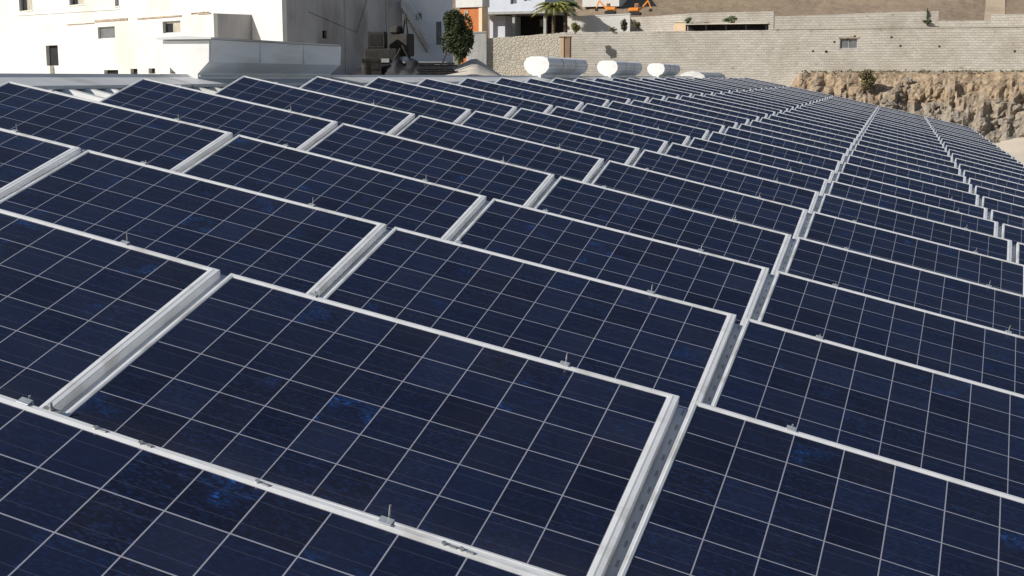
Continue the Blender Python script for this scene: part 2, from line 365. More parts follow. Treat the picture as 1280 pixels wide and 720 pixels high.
# hillside closing the view
def hillpt(s, t):
    x = -260 + 620 * s; y = 132 + 420 * t ** 1.4
    d = y - 132
    z = 4.0 + d * .16 + .0006 * d * d
    z += 3.2 * noise.fractal(Vector((x * .012, y * .014, 1)), 1, 2, 6) * min(1, d / 40) + .5 * noise.noise(Vector((x * .12, y * .12, 5))) * min(1, d / 10)
    return (x, y, z)
tag(MB().grid(hillpt, 220, 130).build('hillside', MAT['hill'], smooth=True), kind='structure')
def hz(x, y):
    t = ((max(y, 132.01) - 132) / 420) ** (1 / 1.4); return hillpt((x + 260) / 620, t)[2]
def trackpt(s, t):
    y = 134 + 150 * s; c = at(1239, 96.5, y - CAM.y); x = c.x + 2.2 * (t - .5)
    return (x, y, hz(x, y) + .10)
tag(MB().grid(trackpt, 70, 4).build('track', MAT['path']), kind='structure')

# ================================================================= THE SHED THAT CARRIES THE ARRAY
shed = empty('metal_shed', (0, 20, -4))
tag(shed, 'long low shed whose white corrugated roof carries the solar panels', 'shed')
def put(o, parent):                                # keep world placement under a parent
    o.parent = parent; o.matrix_parent_inverse = parent.matrix_world.inverted(); return o
bpy.context.view_layer.update()
RZ = -0.40                                         # roof sheet below the plane of the panels' top edges
RIDGE_X = -6.27
def roofpt(x, y, z=0): return W @ Vector((x, y, RZ + z))
ridge = roofpt(RIDGE_X, 0)
P_ = .29; y0, y1 = -7.0, 48.6
prof = []
y = y0
while y < y1:
    prof += [(y, 0), (y + .15, 0), (y + .185, .038), (y + .255, .038)]; y += P_
prof.append((y, 0)); YEND = y
def sheet(x0, x1, mirror=False):
    mb = MB(); prev = None
    for (yy, h) in prof:
        a = roofpt(x0, yy, h); b = roofpt(x1, yy, h)
        if mirror: a = Vector((2 * ridge.x - a.x, a.y, a.z)); b = Vector((2 * ridge.x - b.x, b.y, b.z))
        c = (mb.bm.verts.new(a), mb.bm.verts.new(b))
        if prev: mb.bm.faces.new((prev[0], prev[1], c[1], c[0]))
        prev = c
    return mb
put(sheet(RIDGE_X, 4.0).build('roof_sheet', MAT['roof']), shed)
put(sheet(RIDGE_X, 3.0, True).build('roof_sheet', MAT['roof']), shed)
cp = MB()
for k in range(18):                                # ridge flashing in lapped lengths
    ya = y0 + k * 3.1; yb = ya + 3.115; lift = .062 + (.002 if k % 2 else 0)
    def cpt(dx, yy, extra=0): 
        s = -abs(dx) * math.tan(rad(ROOF)); return (ridge.x + dx, yy, ridge.z + lift + s + extra)
    for dx0, dx1, e0, e1 in ((-.34, -.05, 0, 0), (-.05, 0, 0, .02), (0, .05, .02, 0), (.05, .34, 0, 0)):
        cp.poly([cpt(dx0, ya, e0), cpt(dx1, ya, e1), cpt(dx1, yb, e1), cpt(dx0, yb, e0)])
    for dx in (-.34, .34):
        q0, q1 = cpt(dx, ya), cpt(dx, yb)
        cp.poly([q0, q1, (q1[0], q1[1], q1[2] - .03), (q0[0], q0[1], q0[2] - .03)])
put(cp.build('ridge_cap', MAT['cap']), shed)
e = roofpt(4.0, 0); e2 = roofpt(3.0, 0); lx = 2 * ridge.x - e2.x
wl = MB()
wl.box((e.x - .5, y0 + .3, -4.1), (e.x - .3, YEND - .3, e.z - .03))
wl.box((lx + .3, y0 + .3, -4.1), (lx + .5, YEND - .3, e2.z - .03))
for yy in (y0 + .3, YEND - .5):
    pf = [(lx + .5, -4.1), (e.x - .5, -4.1), (e.x - .5, e.z + .02), (ridge.x, ridge.z - .06), (lx + .5, e2.z + .02)]
    wl.prism(pf, yy, yy + .2)
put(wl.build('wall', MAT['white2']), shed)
gt = MB(); gt.box((e.x + .003, y0, e.z - .13), (e.x + .12, YEND, e.z - .115)); gt.box((e.x + .105, y0, e.z - .115), (e.x + .12, YEND, e.z + .01)); 
put(gt.build('gutter', MAT['vent']), shed)

# ridge ventilators
def vent(ya, yb, label, kind):
    t = empty('ridge_vent', (ridge.x, ya, ridge.z))
    tag(t, label, 'roof ventilator', 'white ventilators standing along the ridge')
    H = .50 if kind else .475; L = yb - ya
    if kind == 1:                                  # angular hood with a flat overhanging lid
        pr = [(-.13, -.02), (.13, -.02), (.13, .09), (.26, .20), (.275, .42), (-.275, .42), (-.26, .20), (-.13, .09)]
        MB().prism(pr, .02, L - .02).build('hood', MAT['vent'], t)
        MB().prism([(-.31, .423), (.31, .423), (.31, .441), (0, .457), (-.31, .441)], -.05, L - .12).build('lid', MAT['cap'], t)
        s = MB()
        for x in (-.135, .135): s.box((x - .012, .0, .06), (x + .012, L, .075))
        s.build('drip_trim', MAT['rail'], t)
        s = MB()
        for k in range(1, 3):
            for sx in (-1, 1): s.box((sx * .268 - .006 + sx * .006, L * k / 3 - .01, .205), (sx * .268 + .006 + sx * .006, L * k / 3 + .01, .418))
        s.build('seam', MAT['vent'], t)
        MB().prism([(-.12, 0), (.12, 0), (.12, .085), (.25, .205), (.262, .41), (-.262, .41), (-.25, .205), (-.12, .085)], -.006, .018).build('end_plate', MAT['endwhite'], t)
    else:
        pr = [(-.085, -.02), (.085, -.02), (.09, .10), (.19, .15), (.255, .23), (.265, .33), (.22, .42), (.12, .455), (-.12, .455), (-.22, .42), (-.265, .33), (-.255, .23), (-.19, .15), (-.09, .10)]
        MB().prism(pr, .02, L).build('hood', MAT['vent'], t)
        MB().prism([(x * .97, z * .985) for x, z in pr], -.012, .017).build('end_plate', MAT['endwhite'], t)
        s = MB()
        for sx in (-1, 1): s.box((sx * .262 - .004, .03, .27), (sx * .262 + .009, L - .02, .285))
        s.build('seam', MAT['rail'], t)
        for k in (1, 2):
            MB().prism([(x * 1.02, z * 1.006 + .001) for x, z in pr], L * k / 3 - .025, L * k / 3 + .025).build('strap', MAT['cap'], t)
    return t
vent(9.0, 12.15, 'large angular white ridge vent with flat lid, nearest and leftmost on the ridge', 1)
vent(22.05, 25.3, 'round-headed white ridge vent, the longest one below the two wooden posts', 0)
vent(28.5, 31.6, 'round-headed white ridge vent standing between two others of its kind', 0)
vent(35.1, 37.9, 'smallest round-headed white ridge vent, farthest along the ridge', 0)
sk = empty('roof_skylight', (ridge.x, 42.0, ridge.z))
tag(sk, 'low white domed skylight at the far end of the ridge', 'skylight')
MB().prism([(-.5, -.1), (.5, -.1), (.42, .12), (.25, .22), (0, .26), (-.25, .22), (-.42, .12)], 0, 5.6).build('dome', MAT['white'], sk)
MB().prism([(-.54, -.14), (.54, -.14), (.54, -.02), (-.54, -.02)], -.05, 5.65).build('curb', MAT['cap'], sk)

# ================================================================= SOLAR PANELS
TAU = rad(17.864); D = 1.5605; G = .0433; PW = 1.65; PH = .99; K2 = .0029
NROW = 31
DZ = {(1, -1): -0.0058, (1, 0): 0.0155, (2, -2): -0.0272, (2, -1): -0.0147, (2, 0): 0.0024, (3, -3): -0.0217, (3, -2): -0.0153, (3, -1): -0.0192, (3, 0): -0.0129, (4, -3): -0.0015, (4, -2): 0.0027, (4, -1): -0.0034, (4, 0): -0.009, (5, -3): 0.0173, (5, -2): 0.0169, (5, -1): 0.012, (5, 0): 0.0045, (6, -3): 0.0147, (6, -2): 0.0178, (6, -1): 0.0212, (6, 0): 0.0163, (6, 1): 0.0154, (7, -3): 0.0097, (7, 0): 0.0092, (7, 1): 0.0068, (8, -3): -0.0046, (8, 1): -0.0076}
DY = [-0.008, -0.010, 0.002, -0.001, 0.0035, 0.03, -0.0146, 0.0026, -0.018]
DZR = [-0.0012, 0.0033, -0.0104, -0.0154, -0.0024, 0.0112, 0.0156, 0.0072, -0.0048]
rng = random.Random(5)
RJ = [rng.uniform(-.007, .007) for _ in range(NROW + 2)]
def dz(r, b):
    if (r, b) in DZ: return DZ[(r, b)]
    near = [k for k in DZ if k[0] == r]
    if near: return DZ[min(near, key=lambda k: abs(k[1] - b))]
    if r < 9: return DZR[r]
    return RJ[r]
def dyr(r): return DY[r] if r < 9 else RJ[-r - 1] * 1.5
def toppt(r, b, side):
    x = b * (PW + G) + side * G / 2
    return Vector((x, r * D + dyr(r), dz(r, b) - K2 * x * x))
def panel_matrix(r, c):                            # c = column 0..4, ridge column first
    TL = toppt(r, c - 3, 1); TR = toppt(r, c - 2, -1)
    xd = (TR - TL).normalized(); t = Vector((0, math.cos(TAU), math.sin(TAU)))
    t = (t - xd * t.dot(xd)).normalized(); n = xd.cross(t)
    o = (TL + TR) / 2 - t * PH
    m = Matrix((W @ xd, W @ t, W @ n)).transposed().to_4x4(); m.translation = W @ o
    return m
hw = PW / 2
LL, LR, LT = .020, .037, .0215               # widths of the frame lip: left, right, top and bottom
def frame_mesh():
    mb = MB()
    # rings from glass edge outwards, down the side and back under: (inset, z)
    rings = [(1, -.0050), (.95, -.0012), (.57, .0010), (.43, -.0006), (.05, -.0012), (0, -.003), (0, -.034), (.7, -.034), (.7, -.031), (.1, -.031), (.1, -.010), (1, -.010)]
    R = []
    for q, z in rings:
        l, r_, a = q * LL, q * LR, q * LT
        R.append([mb.bm.verts.new(p) for p in ((-hw + l, a, z), (hw - r_, a, z), (hw - r_, PH - a, z), (-hw + l, PH - a, z))])
    for a, b in zip(R, R[1:] + R[:1]):
        for i in range(4): mb.bm.faces.new((a[i], a[(i+1) % 4], b[(i+1) % 4], b[i]))
    return mb
def cell_mesh():
    mb = MB(); mb.box((-hw + LL - .001, LT - .001, -.0085), (hw - LR + .001, PH - LT + .001, -.0042)); return mb
def back_mesh():
    mb = MB(); mb.box((-hw + .031, .031, -.0125), (hw - .031, PH - .031, -.0106)); mb.box((-.06, PH - .2, -.035), (.06, PH - .08, -.0127)); return mb
def clamp_mesh(x):
    mb = MB()
    mb.box((x - .016, PH - .012, .0012), (x + .016, PH + .010, .0042), bev=.0008)
    mb.box((x - .016, PH + .0045, -.030), (x + .016, PH + .0095, .001), bev=.0008)
    return mb
def bolt_mesh(x, tall):
    mb = MB(); mb.tube((x, PH + .016, -.030), (x, PH + .016, .034 if tall else .008), .0026, n=8)
    return mb
CELLO = []
def make_panel():
    root = empty('solar_panel')
    frame_mesh().build('frame', MAT['alu'], root)
    cell_mesh().build('cell_sheet', MAT['cells'], root)
    back_mesh().build('back_sheet', MAT['back'], root)
    for x, tall in ((-.50, False), (.43, True)):
        c = clamp_mesh(x).build('clamp', MAT['rail'], root)
        bolt_mesh(x, tall).build('bolt', MAT['steel'], c)
    return root
def copy_tree(o, parent=None, skip=()):
    c = o.copy(); COL.objects.link(c); c.parent = parent
    for ch in list(o.children):
        if ch.name.split('.')[0] in skip: continue
        copy_tree(ch, c, skip)
    return c
ORD = ['first', 'second', 'third', 'fourth', 'fifth', 'sixth', 'seventh', 'eighth', 'ninth', 'tenth', 'eleventh', 'twelfth', 'thirteenth', 'fourteenth', 'fifteenth', 'sixteenth', 'seventeenth', 'eighteenth', 'nineteenth', 'twentieth',
       'twenty-first', 'twenty-second', 'twenty-third', 'twenty-fourth', 'twenty-fifth', 'twenty-sixth', 'twenty-seventh', 'twenty-eighth', 'twenty-ninth', 'thirtieth', 'thirty-first', 'thirty-second']
COLN = ['ridge column', 'second column from the ridge', 'middle column', 'second column from the eave', 'eave column']
def inview(m, margin):
    for i in range(9):
        for j in range(7):
            q = project(m @ Vector((-hw + PW * i / 8, PH * j / 6, 0)))
            if q and -margin < q[0] < 1280 + margin and -margin < q[1] < 720 + margin: return True
    return False
proto = make_panel(); used = False
for c in range(5):
    cnt = 0
    for r in range(NROW):
        m = panel_matrix(r, c)
        if not inview(m, 420): continue
        vis = inview(m, 0)
        if not used: o = proto; used = True
        else: o = copy_tree(proto, skip=() if r < 9 else ('clamp',))
        o.matrix_world = m
        if r == 0:                                 # the nearest row shows its small fixings
            for x in (-.30, -.18, .12, .57, .61):
                q = MB(); q.tube((x, PH - .010, -.001), (x, PH - .010, .005), .006, n=6); q.build('bolt', MAT['steel'], o)
                q = MB(); q.box((x + .012, PH - .015, -.001), (x + .030, PH - .006, .003), bev=.0008); q.build('clip', MAT['steel'], o)
        if vis:
            if r < 30: lab = 'navy solar panel, %s in view from the front, %s' % (ORD[cnt], COLN[c])
            else: lab = 'dark blue solar panel at the very far end of the %s' % COLN[c]
            cnt += 1
        else: lab = 'navy solar panel beyond the picture edge, %s row, %s' % (ORD[r], COLN[c])
        tag(o, lab, 'solar panel', 'solar panels set out in rows on the roof')

# mounting racks: one per row
def rack_matrix(r):
    t = Vector((0, math.cos(TAU), math.sin(TAU)))
    o = Vector((0, r * D + dyr(r), DZR[r] if r < 9 else RJ[r])) - t * PH
    m = W.to_4x4(); m.translation = W @ o; return m
def rail_mesh():
    pr = []; w = .031
    g = MB(); V = [(-w, -.085), (-w, -.0435), (w, -.0435), (w, -.085), (w - .004, -.085), (w - .004, -.0475), (-w + .004, -.0475), (-w + .004, -.085)]
    g.prism(V, -.015, PH + .02); o = g.build('tilted_rail', MAT['perforated']); me = o.data; bpy.data.objects.remove(o); return me
RAIL = rail_mesh()
def make_rack(r, ref=None):
    m = rack_matrix(r)
    root = empty('mounting_rack', mat=m)
    tag(root, 'pale metal rack carrying the %s row of solar panels from the front' % ORD[r], 'mounting rack', 'racks holding up the rows of panels')
    ct, st = math.cos(TAU), math.sin(TAU)
    zb = RZ + PH * st                             # roof surface in rack coordinates, about
    for b in range(-3, 3):
        x = b * (PW + G); kz = -K2 * x * x
        T = Matrix(((1, 0, 0, x), (0, ct, -st, 0), (0, st, ct, kz), (0, 0, 0, 1)))
        rl = bpy.data.objects.new('tilted_rail', RAIL); COL.objects.link(rl); rl.parent = root; rl.matrix_basis = T
        q = MB(); yb = PH * ct
        q.box((x - .02, yb - .045, zb + .0), (x + .02, yb - .005, PH * st - .095 + kz))
        q.box((x - .04, yb - .10, zb + kz * 0 + .002), (x + .04, yb + .06, zb + .012))
        q.build('rear_leg', MAT['rail'], root)
        q = MB(); q.box((x - .02, .0, zb), (x + .02, .03, -.05 + kz)); q.box((x - .04, -.05, zb + .002), (x + .04, .08, zb + .012)); q.build('front_foot', MAT['rail'], root)
        if r < 9:
            q = MB()
            q.box((-.030, .004, .0015), (.030, .024, .0045), T, bev=.0008); q.tube(T @ Vector((0, .014, -.04)), T @ Vector((0, .014, .030)), .004, n=8)
            q.tube(T @ Vector((0, .014, .0042)), T @ Vector((0, .014, .010)), .008, n=6)
            q.build('gap_clamp', MAT['steel'], root)
    q = MB()
    xl, xr = -3 * (PW + G) - .05, 2 * (PW + G) + .05
    for yy in (.16, PH * ct - .2):
        N_ = 10
        for k in range(N_):
            xa = xl + (xr - xl) * k / N_; xb = xl + (xr - xl) * (k + 1) / N_; xm = (xa + xb) / 2
            zz = yy * math.tan(TAU) - .092 - K2 * xm * xm
            q.box((xa, yy - .02, zz - .04), (xb, yy + .02, zz))
    q.build('cross_beam', MAT['rail'], root)
    return root
for r in range(NROW): make_rack(r)

# ================================================================= BUILDINGS BEHIND
def frame2(P, d):                                  # local frame: x along wall, y into the wall, z up
    d = Vector((d[0], d[1], 0)).normalized(); n = Vector((-d.y, d.x, 0))
    m = Matrix((d, n, Vector((0, 0, 1)))).transposed().to_4x4(); m.translation = Vector((P[0], P[1], P[2] if len(P) > 2 else 0)); return m
def onplane(u, v, m):                              # pixel -> (x, z) on a wall's face
    n = m.to_3x3() @ Vector((0, 1, 0)); p0 = m.translation; d = ray(u, v)
    q = CAM + d * ((p0 - CAM).dot(n) / d.dot(n)); l = m.inverted() @ q; return l.x, l.z
def rect(u0, v0, u1, v1, m):
    a = onplane(u0, v0, m); b = onplane(u1, v1, m); c = onplane(u1, v0, m); e = onplane(u0, v1, m)
    return min(a[0], b[0]), min(a[1], b[1]), max(a[0], b[0]), max(a[1], b[1])
def wall(name, x0, x1, z0, z1, th, holes, mat, parent, cap=True):
    mb = MB(); xs = sorted({x0, x1, *[h[i] for h in holes for i in (0, 2)]}); zs = sorted({z0, z1, *[h[i] for h in holes for i in (1, 3)]})
    xs = [x for x in xs if x0 <= x <= x1]; zs = [z for z in zs if z0 <= z <= z1]
    def hole(x, z): return any(h[0] < x < h[2] and h[1] < z < h[3] for h in holes)
    for a, b in zip(xs, xs[1:]):
        for c, d in zip(zs, zs[1:]):
            if hole((a + b) / 2, (c + d) / 2): continue
            mb.poly([(a, 0, c), (b, 0, c), (b, 0, d), (a, 0, d)]); mb.poly([(a, th, d), (b, th, d), (b, th, c), (a, th, c)])
    for h in holes:
        a, c, b, d = max(h[0], x0), max(h[1], z0), min(h[2], x1), min(h[3], z1)
        mb.poly([(a, 0, c), (a, th, c), (b, th, c), (b, 0, c)]); mb.poly([(a, 0, d), (b, 0, d), (b, th, d), (a, th, d)])
        mb.poly([(a, 0, c), (a, 0, d), (a, th, d), (a, th, c)]); mb.poly([(b, 0, c), (b, th, c), (b, th, d), (b, 0, d)])
    mb.poly([(x0, 0, z1), (x1, 0, z1), (x1, th, z1), (x0, th, z1)]); mb.poly([(x0, 0, z0), (x0, 0, z1), (x0, th, z1), (x0, th, z0)]); mb.poly([(x1, 0, z0), (x1, th, z0), (x1, th, z1), (x1, 0, z1)])
    bmesh.ops.remove_doubles(mb.bm, verts=mb.bm.verts, dist=.0005)
    return mb.build(name, mat, parent)
def mesh_in(mb, name, mat, root, m):               # geometry given in wall-local frame m, parented to root
    mb.bm.transform(root.matrix_world.inverted() @ m); return mb.build(name, mat, root)
def setlocal(o, root, m):
    o.parent = root; o.matrix_parent_inverse = Matrix.Identity(4); o.matrix_basis = root.matrix_world.inverted() @ m
    return o
def window(root, m, h, split=2, pane='glass', depth=.18, half_open=False):
    a, c, b, d = h; f = .05
    mb = MB(); mb.box((a, depth, c), (a + f, depth + .06, d)); mb.box((b - f, depth, c), (b, depth + .06, d)); mb.box((a + f, depth, c), (b - f, depth + .06, c + f)); mb.box((a + f, depth, d - f), (b - f, depth + .06, d))
    for k in range(1, split):
        x = a + (b - a) * k / split; mb.box((x - .025, depth + .003, c + f), (x + .025, depth + .057, d - f))
    w = mb.build('window', MAT['rail']); setlocal(w, root, m)
    g = MB()
    if half_open: g.box((a + (b - a) * .45, depth + .02, c + f), (b - f, depth + .035, d - f * 1.01))
    else: g.box((a + f, depth + .02, c + f), (b - f, depth + .035, d - f))
    g.build('pane', MAT[pane], w)
    return w
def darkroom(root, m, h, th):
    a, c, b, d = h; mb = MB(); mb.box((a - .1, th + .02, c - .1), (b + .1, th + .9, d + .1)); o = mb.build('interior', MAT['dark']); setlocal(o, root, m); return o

# --- big whitewashed building at left
pk = at(355, 96.5, 90.0); azf = rad(-59.5)
df = Vector((-math.sin(azf), -math.cos(azf), 0))   # along facade, towards the right (towards the corner)
K = Vector((pk.x, pk.y, 0))
LF = 70.0
mF = frame2(K - df * LF, df)
b1 = empty('white_building', (K.x - df.x * 35, K.y - df.y * 35, YZ)); bpy.context.view_layer.update()
tag(b1, 'big whitewashed building with small dark windows and a long shaded side wall', 'building')
ZT = 10.2
hF = [rect(23, -8, 41, 12.5, mF), rect(86, -10, 105, 5, mF), rect(143, -6, 149, 7.5, mF)]
o = wall('wall', 0, LF, YZ - .5, ZT, .35, hF, MAT['white'], None); setlocal(o, b1, mF)
for i, h in enumerate(hF):
    darkroom(b1, mF, h, .35); window(b1, mF, h, 1 + (i < 2), 'glass2' if i < 2 else 'glass', half_open=i < 2)
    mb = MB(); mb.box((h[0] - .08, -.06, h[1] - .08), (h[2] + .08, -.003, h[1])); setlocal(mb.build('sill', MAT['trim']), b1, mF)
mb = MB(); c0 = onplane(20, 20, mF); c1 = onplane(150, 12, mF); mb.tube((c0[0], -.03, c0[1]), (c1[0], -.03, c1[1]), .018, n=5); setlocal(mb.build('cable', MAT['plastic']), b1, mF)
# side wall in shade
dS = Vector((-df.y, df.x, 0)) ; dS = Vector((0.507, 0.862, 0)).normalized()
mS = frame2(K, dS)
hS = [rect(403, 38, 409, 48, mS)]
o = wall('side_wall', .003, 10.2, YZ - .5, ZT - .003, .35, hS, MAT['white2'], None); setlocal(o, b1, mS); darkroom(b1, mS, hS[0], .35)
mb = MB()
for (xx, z0_, z1_) in ((5.2, 1.0, ZT - .4), (8.9, 1.0, ZT - .6)):
    mb.tube((xx, -.08, z0_), (xx, -.08, z1_), .05, n=8)
setlocal(mb.build('drainpipe', MAT['plastic']), b1, mS)
mb = MB(); mb.tube((6.2, -.02, 4.2), (7.4, -.02, 7.2), .012, n=5); mb.tube((7.4, -.02, 7.2), (9.6, -.02, 7.9), .012, n=5); mb.tube((2.1, -.02, 5.5), (6.2, -.02, 4.2), .012, n=5)
setlocal(mb.build('cable', MAT['dark']), b1, mS)
mb = MB(); mb.box((-.2, .36, ZT - .35), (LF - .36, 10.0, ZT - .2)); setlocal(mb.build('roof', MAT['trim']), b1, mF)
# front block, lower, with its own small windows
nF = mF.to_3x3() @ Vector((0, -1, 0))
xq, _ = onplane(315, 30, mF); Q = mF @ Vector((xq, 0, 0))
t = 0
while True:
    qq = Q + nF * t; pj = project(Vector((qq.x, qq.y, 4)))
    if pj[0] < 268 or t > 9: break
    t += .02
TV = t
mV = frame2(Q + nF * TV - df * (xq), df)
LV = xq
ztop = onplane(266, 16.5, mV)[1]
hV = [rect(122, 34, 144, 47.5, mV), rect(203, 27, 226, 40.5, mV), rect(57, 57, 73.5, 82, mV), rect(130, 87.5, 148, 94, mV), rect(163, 86, 172, 92.5, mV), rect(185.5, 85.5, 194, 92, mV), rect(212, 83, 221.5, 92, mV)]
hV = [h for h in hV]
o = wall('wall', 0, LV, YZ - .5, ztop, .3, hV, MAT['white'], None); setlocal(o, b1, mV)
for i, h in enumerate(hV):
    darkroom(b1, mV, h, .3)
    if i == 0: window(b1, mV, h, 1, 'glass')
    elif i == 1: window(b1, mV, h, 2, 'glass2', half_open=True)
mVs = frame2(Q + nF * TV, dS)
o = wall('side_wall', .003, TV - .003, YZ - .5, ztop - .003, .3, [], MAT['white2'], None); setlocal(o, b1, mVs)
mb = MB(); mb.box((0, .31, ztop - .5), (LV - .31, TV - .01, ztop - .3)); setlocal(mb.build('roof', MAT['trim']), b1, mV)
mb = MB()
for (ua, va, ub, vb, thk) in ((84, 31, 118, 27.5, .06), (119, 26.5, 160, 25, .16), (172, 23.5, 227, 19.5, .10), (248, 17.5, 264, 16.5, .07), (220, 49.5, 256, 46, .09)):
    a = onplane(ua, va, mV); b = onplane(ub, vb, mV)
    mb.box((a[0], -.07, a[1] - thk / 2), (b[0], -.003, a[1] + thk / 2))
setlocal(mb.build('ledge', MAT['ledge']), b1, mV)
rg = random.Random(3); mb = MB()
for k in range(9):
    x = LV - 1.0 - k * .27; mb.blob((x, .15, ztop + .05), .12, .12, .11, k, 1, .5)
setlocal(mb.build('rubble', MAT['ledge']), b1, mV)
a = onplane(64, 82, mV); mb = MB(); mb.box((a[0] - .55, -.35, YZ - .4), (a[0] + .5, -.004, a[1] - .02)); setlocal(mb.build('plinth', MAT['trim']), b1, mV)

# --- tall annex beyond the shaded side wall
K2_ = K + dS * 10.3
dA = Vector((math.sin(rad(64)), math.cos(rad(64)), 0))
mA = frame2(K2_, dA)
b2 = empty('annex_building', (K2_.x + 2, K2_.y + 2, YZ)); bpy.context.view_layer.update()
tag(b2, 'narrow bluish white annex with an outside stair at the dark end of the white building', 'building')
xe, _ = onplane(566, 30, mA)
hA = [rect(518.5, 16, 527.5, 25.5, mA), rect(545, 27, 552, 56, mA)]
o = wall('wall', .003, xe, YZ - .5, 8.2, .3, hA, MAT['bluewhite'], None); setlocal(o, b2, mA)
darkroom(b2, mA, hA[0], .3); window(b2, mA, hA[0], 1, 'glass')
h = hA[1]; darkroom(b2, mA, h, .3); mb = MB(); mb.box((h[0] + .02, .15, h[1]), (h[2] - .02, .2, h[3] - .02)); dd = mb.build('door', MAT['glass']); setlocal(dd, b2, mA)
mb = MB(); mb.box((h[2] - .16, .12, h[1] + (h[3] - h[1]) * .45), (h[2] - .1, .147, h[1] + (h[3] - h[1]) * .5)); mb.build('handle', MAT['steel'], dd)
mb = MB(); mb.box((.05, .303, YZ - .5), (xe - .05, 2.2, 8.0)); setlocal(mb.build('rear_block', MAT['bluewhite']), b2, mA)
# stair rising leftwards, solid stepped flank
mb = MB(); s0 = onplane(534, 60, mA); s1 = onplane(500, 2, mA); n_ = 16
for k in range(n_):
    xa = s0[0] + (s1[0] - s0[0]) * k / n_; xb = s0[0] + (s1[0] - s0[0]) * (k + 1) / n_; za = s0[1] + (s1[1] - s0[1]) * (k + 1) / n_
    mb.box((xb, -1.2, za - .55), (xa - .001, -.003, za))
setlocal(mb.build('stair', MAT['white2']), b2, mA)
mb = MB()
for k in range(n_):
    xa = s0[0] + (s1[0] - s0[0]) * (k + .5) / n_; za = s0[1] + (s1[1] - s0[1]) * (k + 1) / n_
    mb.tube((xa, -1.15, za), (xa, -1.15, za + .9), .02, n=5)
za = s0[1] + (s1[1] - s0[1]) / n_ + .9; zb_ = s1[1] + .9
mb.tube((s0[0], -1.15, za), (s1[0], -1.15, zb_), .03, n=6)
setlocal(mb.build('railing', MAT['rail']), b2, mA)

# --- orange-fronted house and carport house on the upper terrace
def stand(name, u, r, z, label, cat, group=None):
    p = at(u, 60, r); o = empty(name, (p.x, p.y, z)); bpy.context.view_layer.update(); return tag(o, label, cat, group)
h3 = stand('orange_house', 588, 118, TZ, 'small house with an orange wall, white parapet and cream corner pillar', 'house')
p3 = at(572, 60, 116); m3 = frame2((p3.x, p3.y), (math.cos(rad(14)), -math.sin(rad(14))))
xl, xr = onplane(574, 20, m3)[0], onplane(602.5, 20, m3)[0]
zp0, zp1 = onplane(590, 9, m3)[1], onplane(590, -6, m3)[1]
mb = MB(); mb.box((xl, .1, YZ), (xr - .35, 1.0, zp0 - .003)); setlocal(mb.build('wall', MAT['orange']), h3, m3)
mb = MB(); mb.box((xl - .3, -.1, zp0), (xr + .1, 1.1, zp1)); setlocal(mb.build('parapet', MAT['white']), h3, m3)
mb = MB(); mb.box((xr - .347, 0, YZ), (xr, 1.0, zp0 - .003)); setlocal(mb.build('pillar', MAT['cream']), h3, m3)
mb = MB(); w0 = onplane(580, 13, m3); w1 = onplane(584.5, 19, m3); mb.box((w0[0], .06, w1[1]), (w1[0], .097, w0[1])); setlocal(mb.build('window', MAT['glass2']), h3, m3)

h4 = stand('carport_house', 640, 122, TZ, 'two-storey greyish house with a dark open carport beneath its upper floor', 'house')
p4 = at(602, 60, 119); m4 = frame2((p4.x, p4.y), (math.cos(rad(8)), -math.sin(rad(8))))
xl, xr = onplane(603, 20, m4)[0], onplane(681, 20, m4)[0]
zc = onplane(640, 14.5, m4)[1]; zt = zc + 3.6
hw4 = [rect(638, -14, 646, 5, m4), rect(655, -14, 664, 1, m4)]
o = wall('upper_wall', xl, xr, zc + .003, zt, .3, hw4, MAT['bluewhite'], None); setlocal(o, h4, m4)
for h in hw4: darkroom(h4, m4, h, .3); window(h4, m4, h, 1, 'glass')
mb = MB(); mb.box((xl, .303, zc + .003), (xr - .003, 7, zt - .05)); setlocal(mb.build('upper_storey', MAT['bluewhite']), h4, m4)
mb = MB(); mb.box((xl - .15, -.3, zc - .22), (xr + .15, 7.2, zc)); setlocal(mb.build('floor_slab', MAT['plastic']), h4, m4)
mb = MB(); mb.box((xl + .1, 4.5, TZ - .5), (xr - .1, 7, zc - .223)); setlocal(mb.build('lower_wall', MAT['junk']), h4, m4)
mb = MB(); mb.box((xl + .3, .9, TZ - .5), (onplane(626, 30, m4)[0], 4.4, zc - .3)); setlocal(mb.build('utility_room', MAT['bluewhite']), h4, m4)
for uu in (603.5, 640, 679): 
    x = onplane(uu, 30, m4)[0]; mb = MB(); mb.box((x, .05, TZ - .5), (x + .25, .3, zc - .223)); setlocal(mb.build('pillar', MAT['plastic']), h4, m4)
a = onplane(651, 22, m4); b = onplane(656.5, 31, m4); mb = MB(); mb.box((a[0], 4.3, b[1]), (b[0], 4.49, a[1])); setlocal(mb.build('window', MAT['glass2']), h4, m4)
# white stub and low garden walls
def lowwall(name, u0, u1, r0, r1, v0, v1, z0, mat, label, cat, th=.35, cope=None):
    a = at(u0, 60, r0); b = at(u1, 60, r1); d = Vector((b.x - a.x, b.y - a.y, 0)); L = d.length
    m = frame2((a.x, a.y), d); root = empty(name, mat=m); bpy.context.view_layer.update(); tag(root, label, cat)
    za = at(u0, v0, r0).z; zb = at(u1, v1, r1).z
    mb = MB(); mb.prism([(0, z0), (L, z0), (L, zb), (0, za)], 0, th); mb.build('wall_face' if cope else 'wall_body', MAT[mat], root)
    if cope:
        mb = MB(); mb.prism([(-.03, za + .003), (L + .03, zb + .003), (L + .03, zb + .09), (-.03, za + .09)], -.04, th + .04); mb.build('coping', MAT[cope], root)
    return root
lowwall('stub_wall', 584, 608, 112.2, 112.3, 41, 40.5, YZ, 'white', 'short bright white wall end beside the dark green tree', 'wall', .5, 'trim')
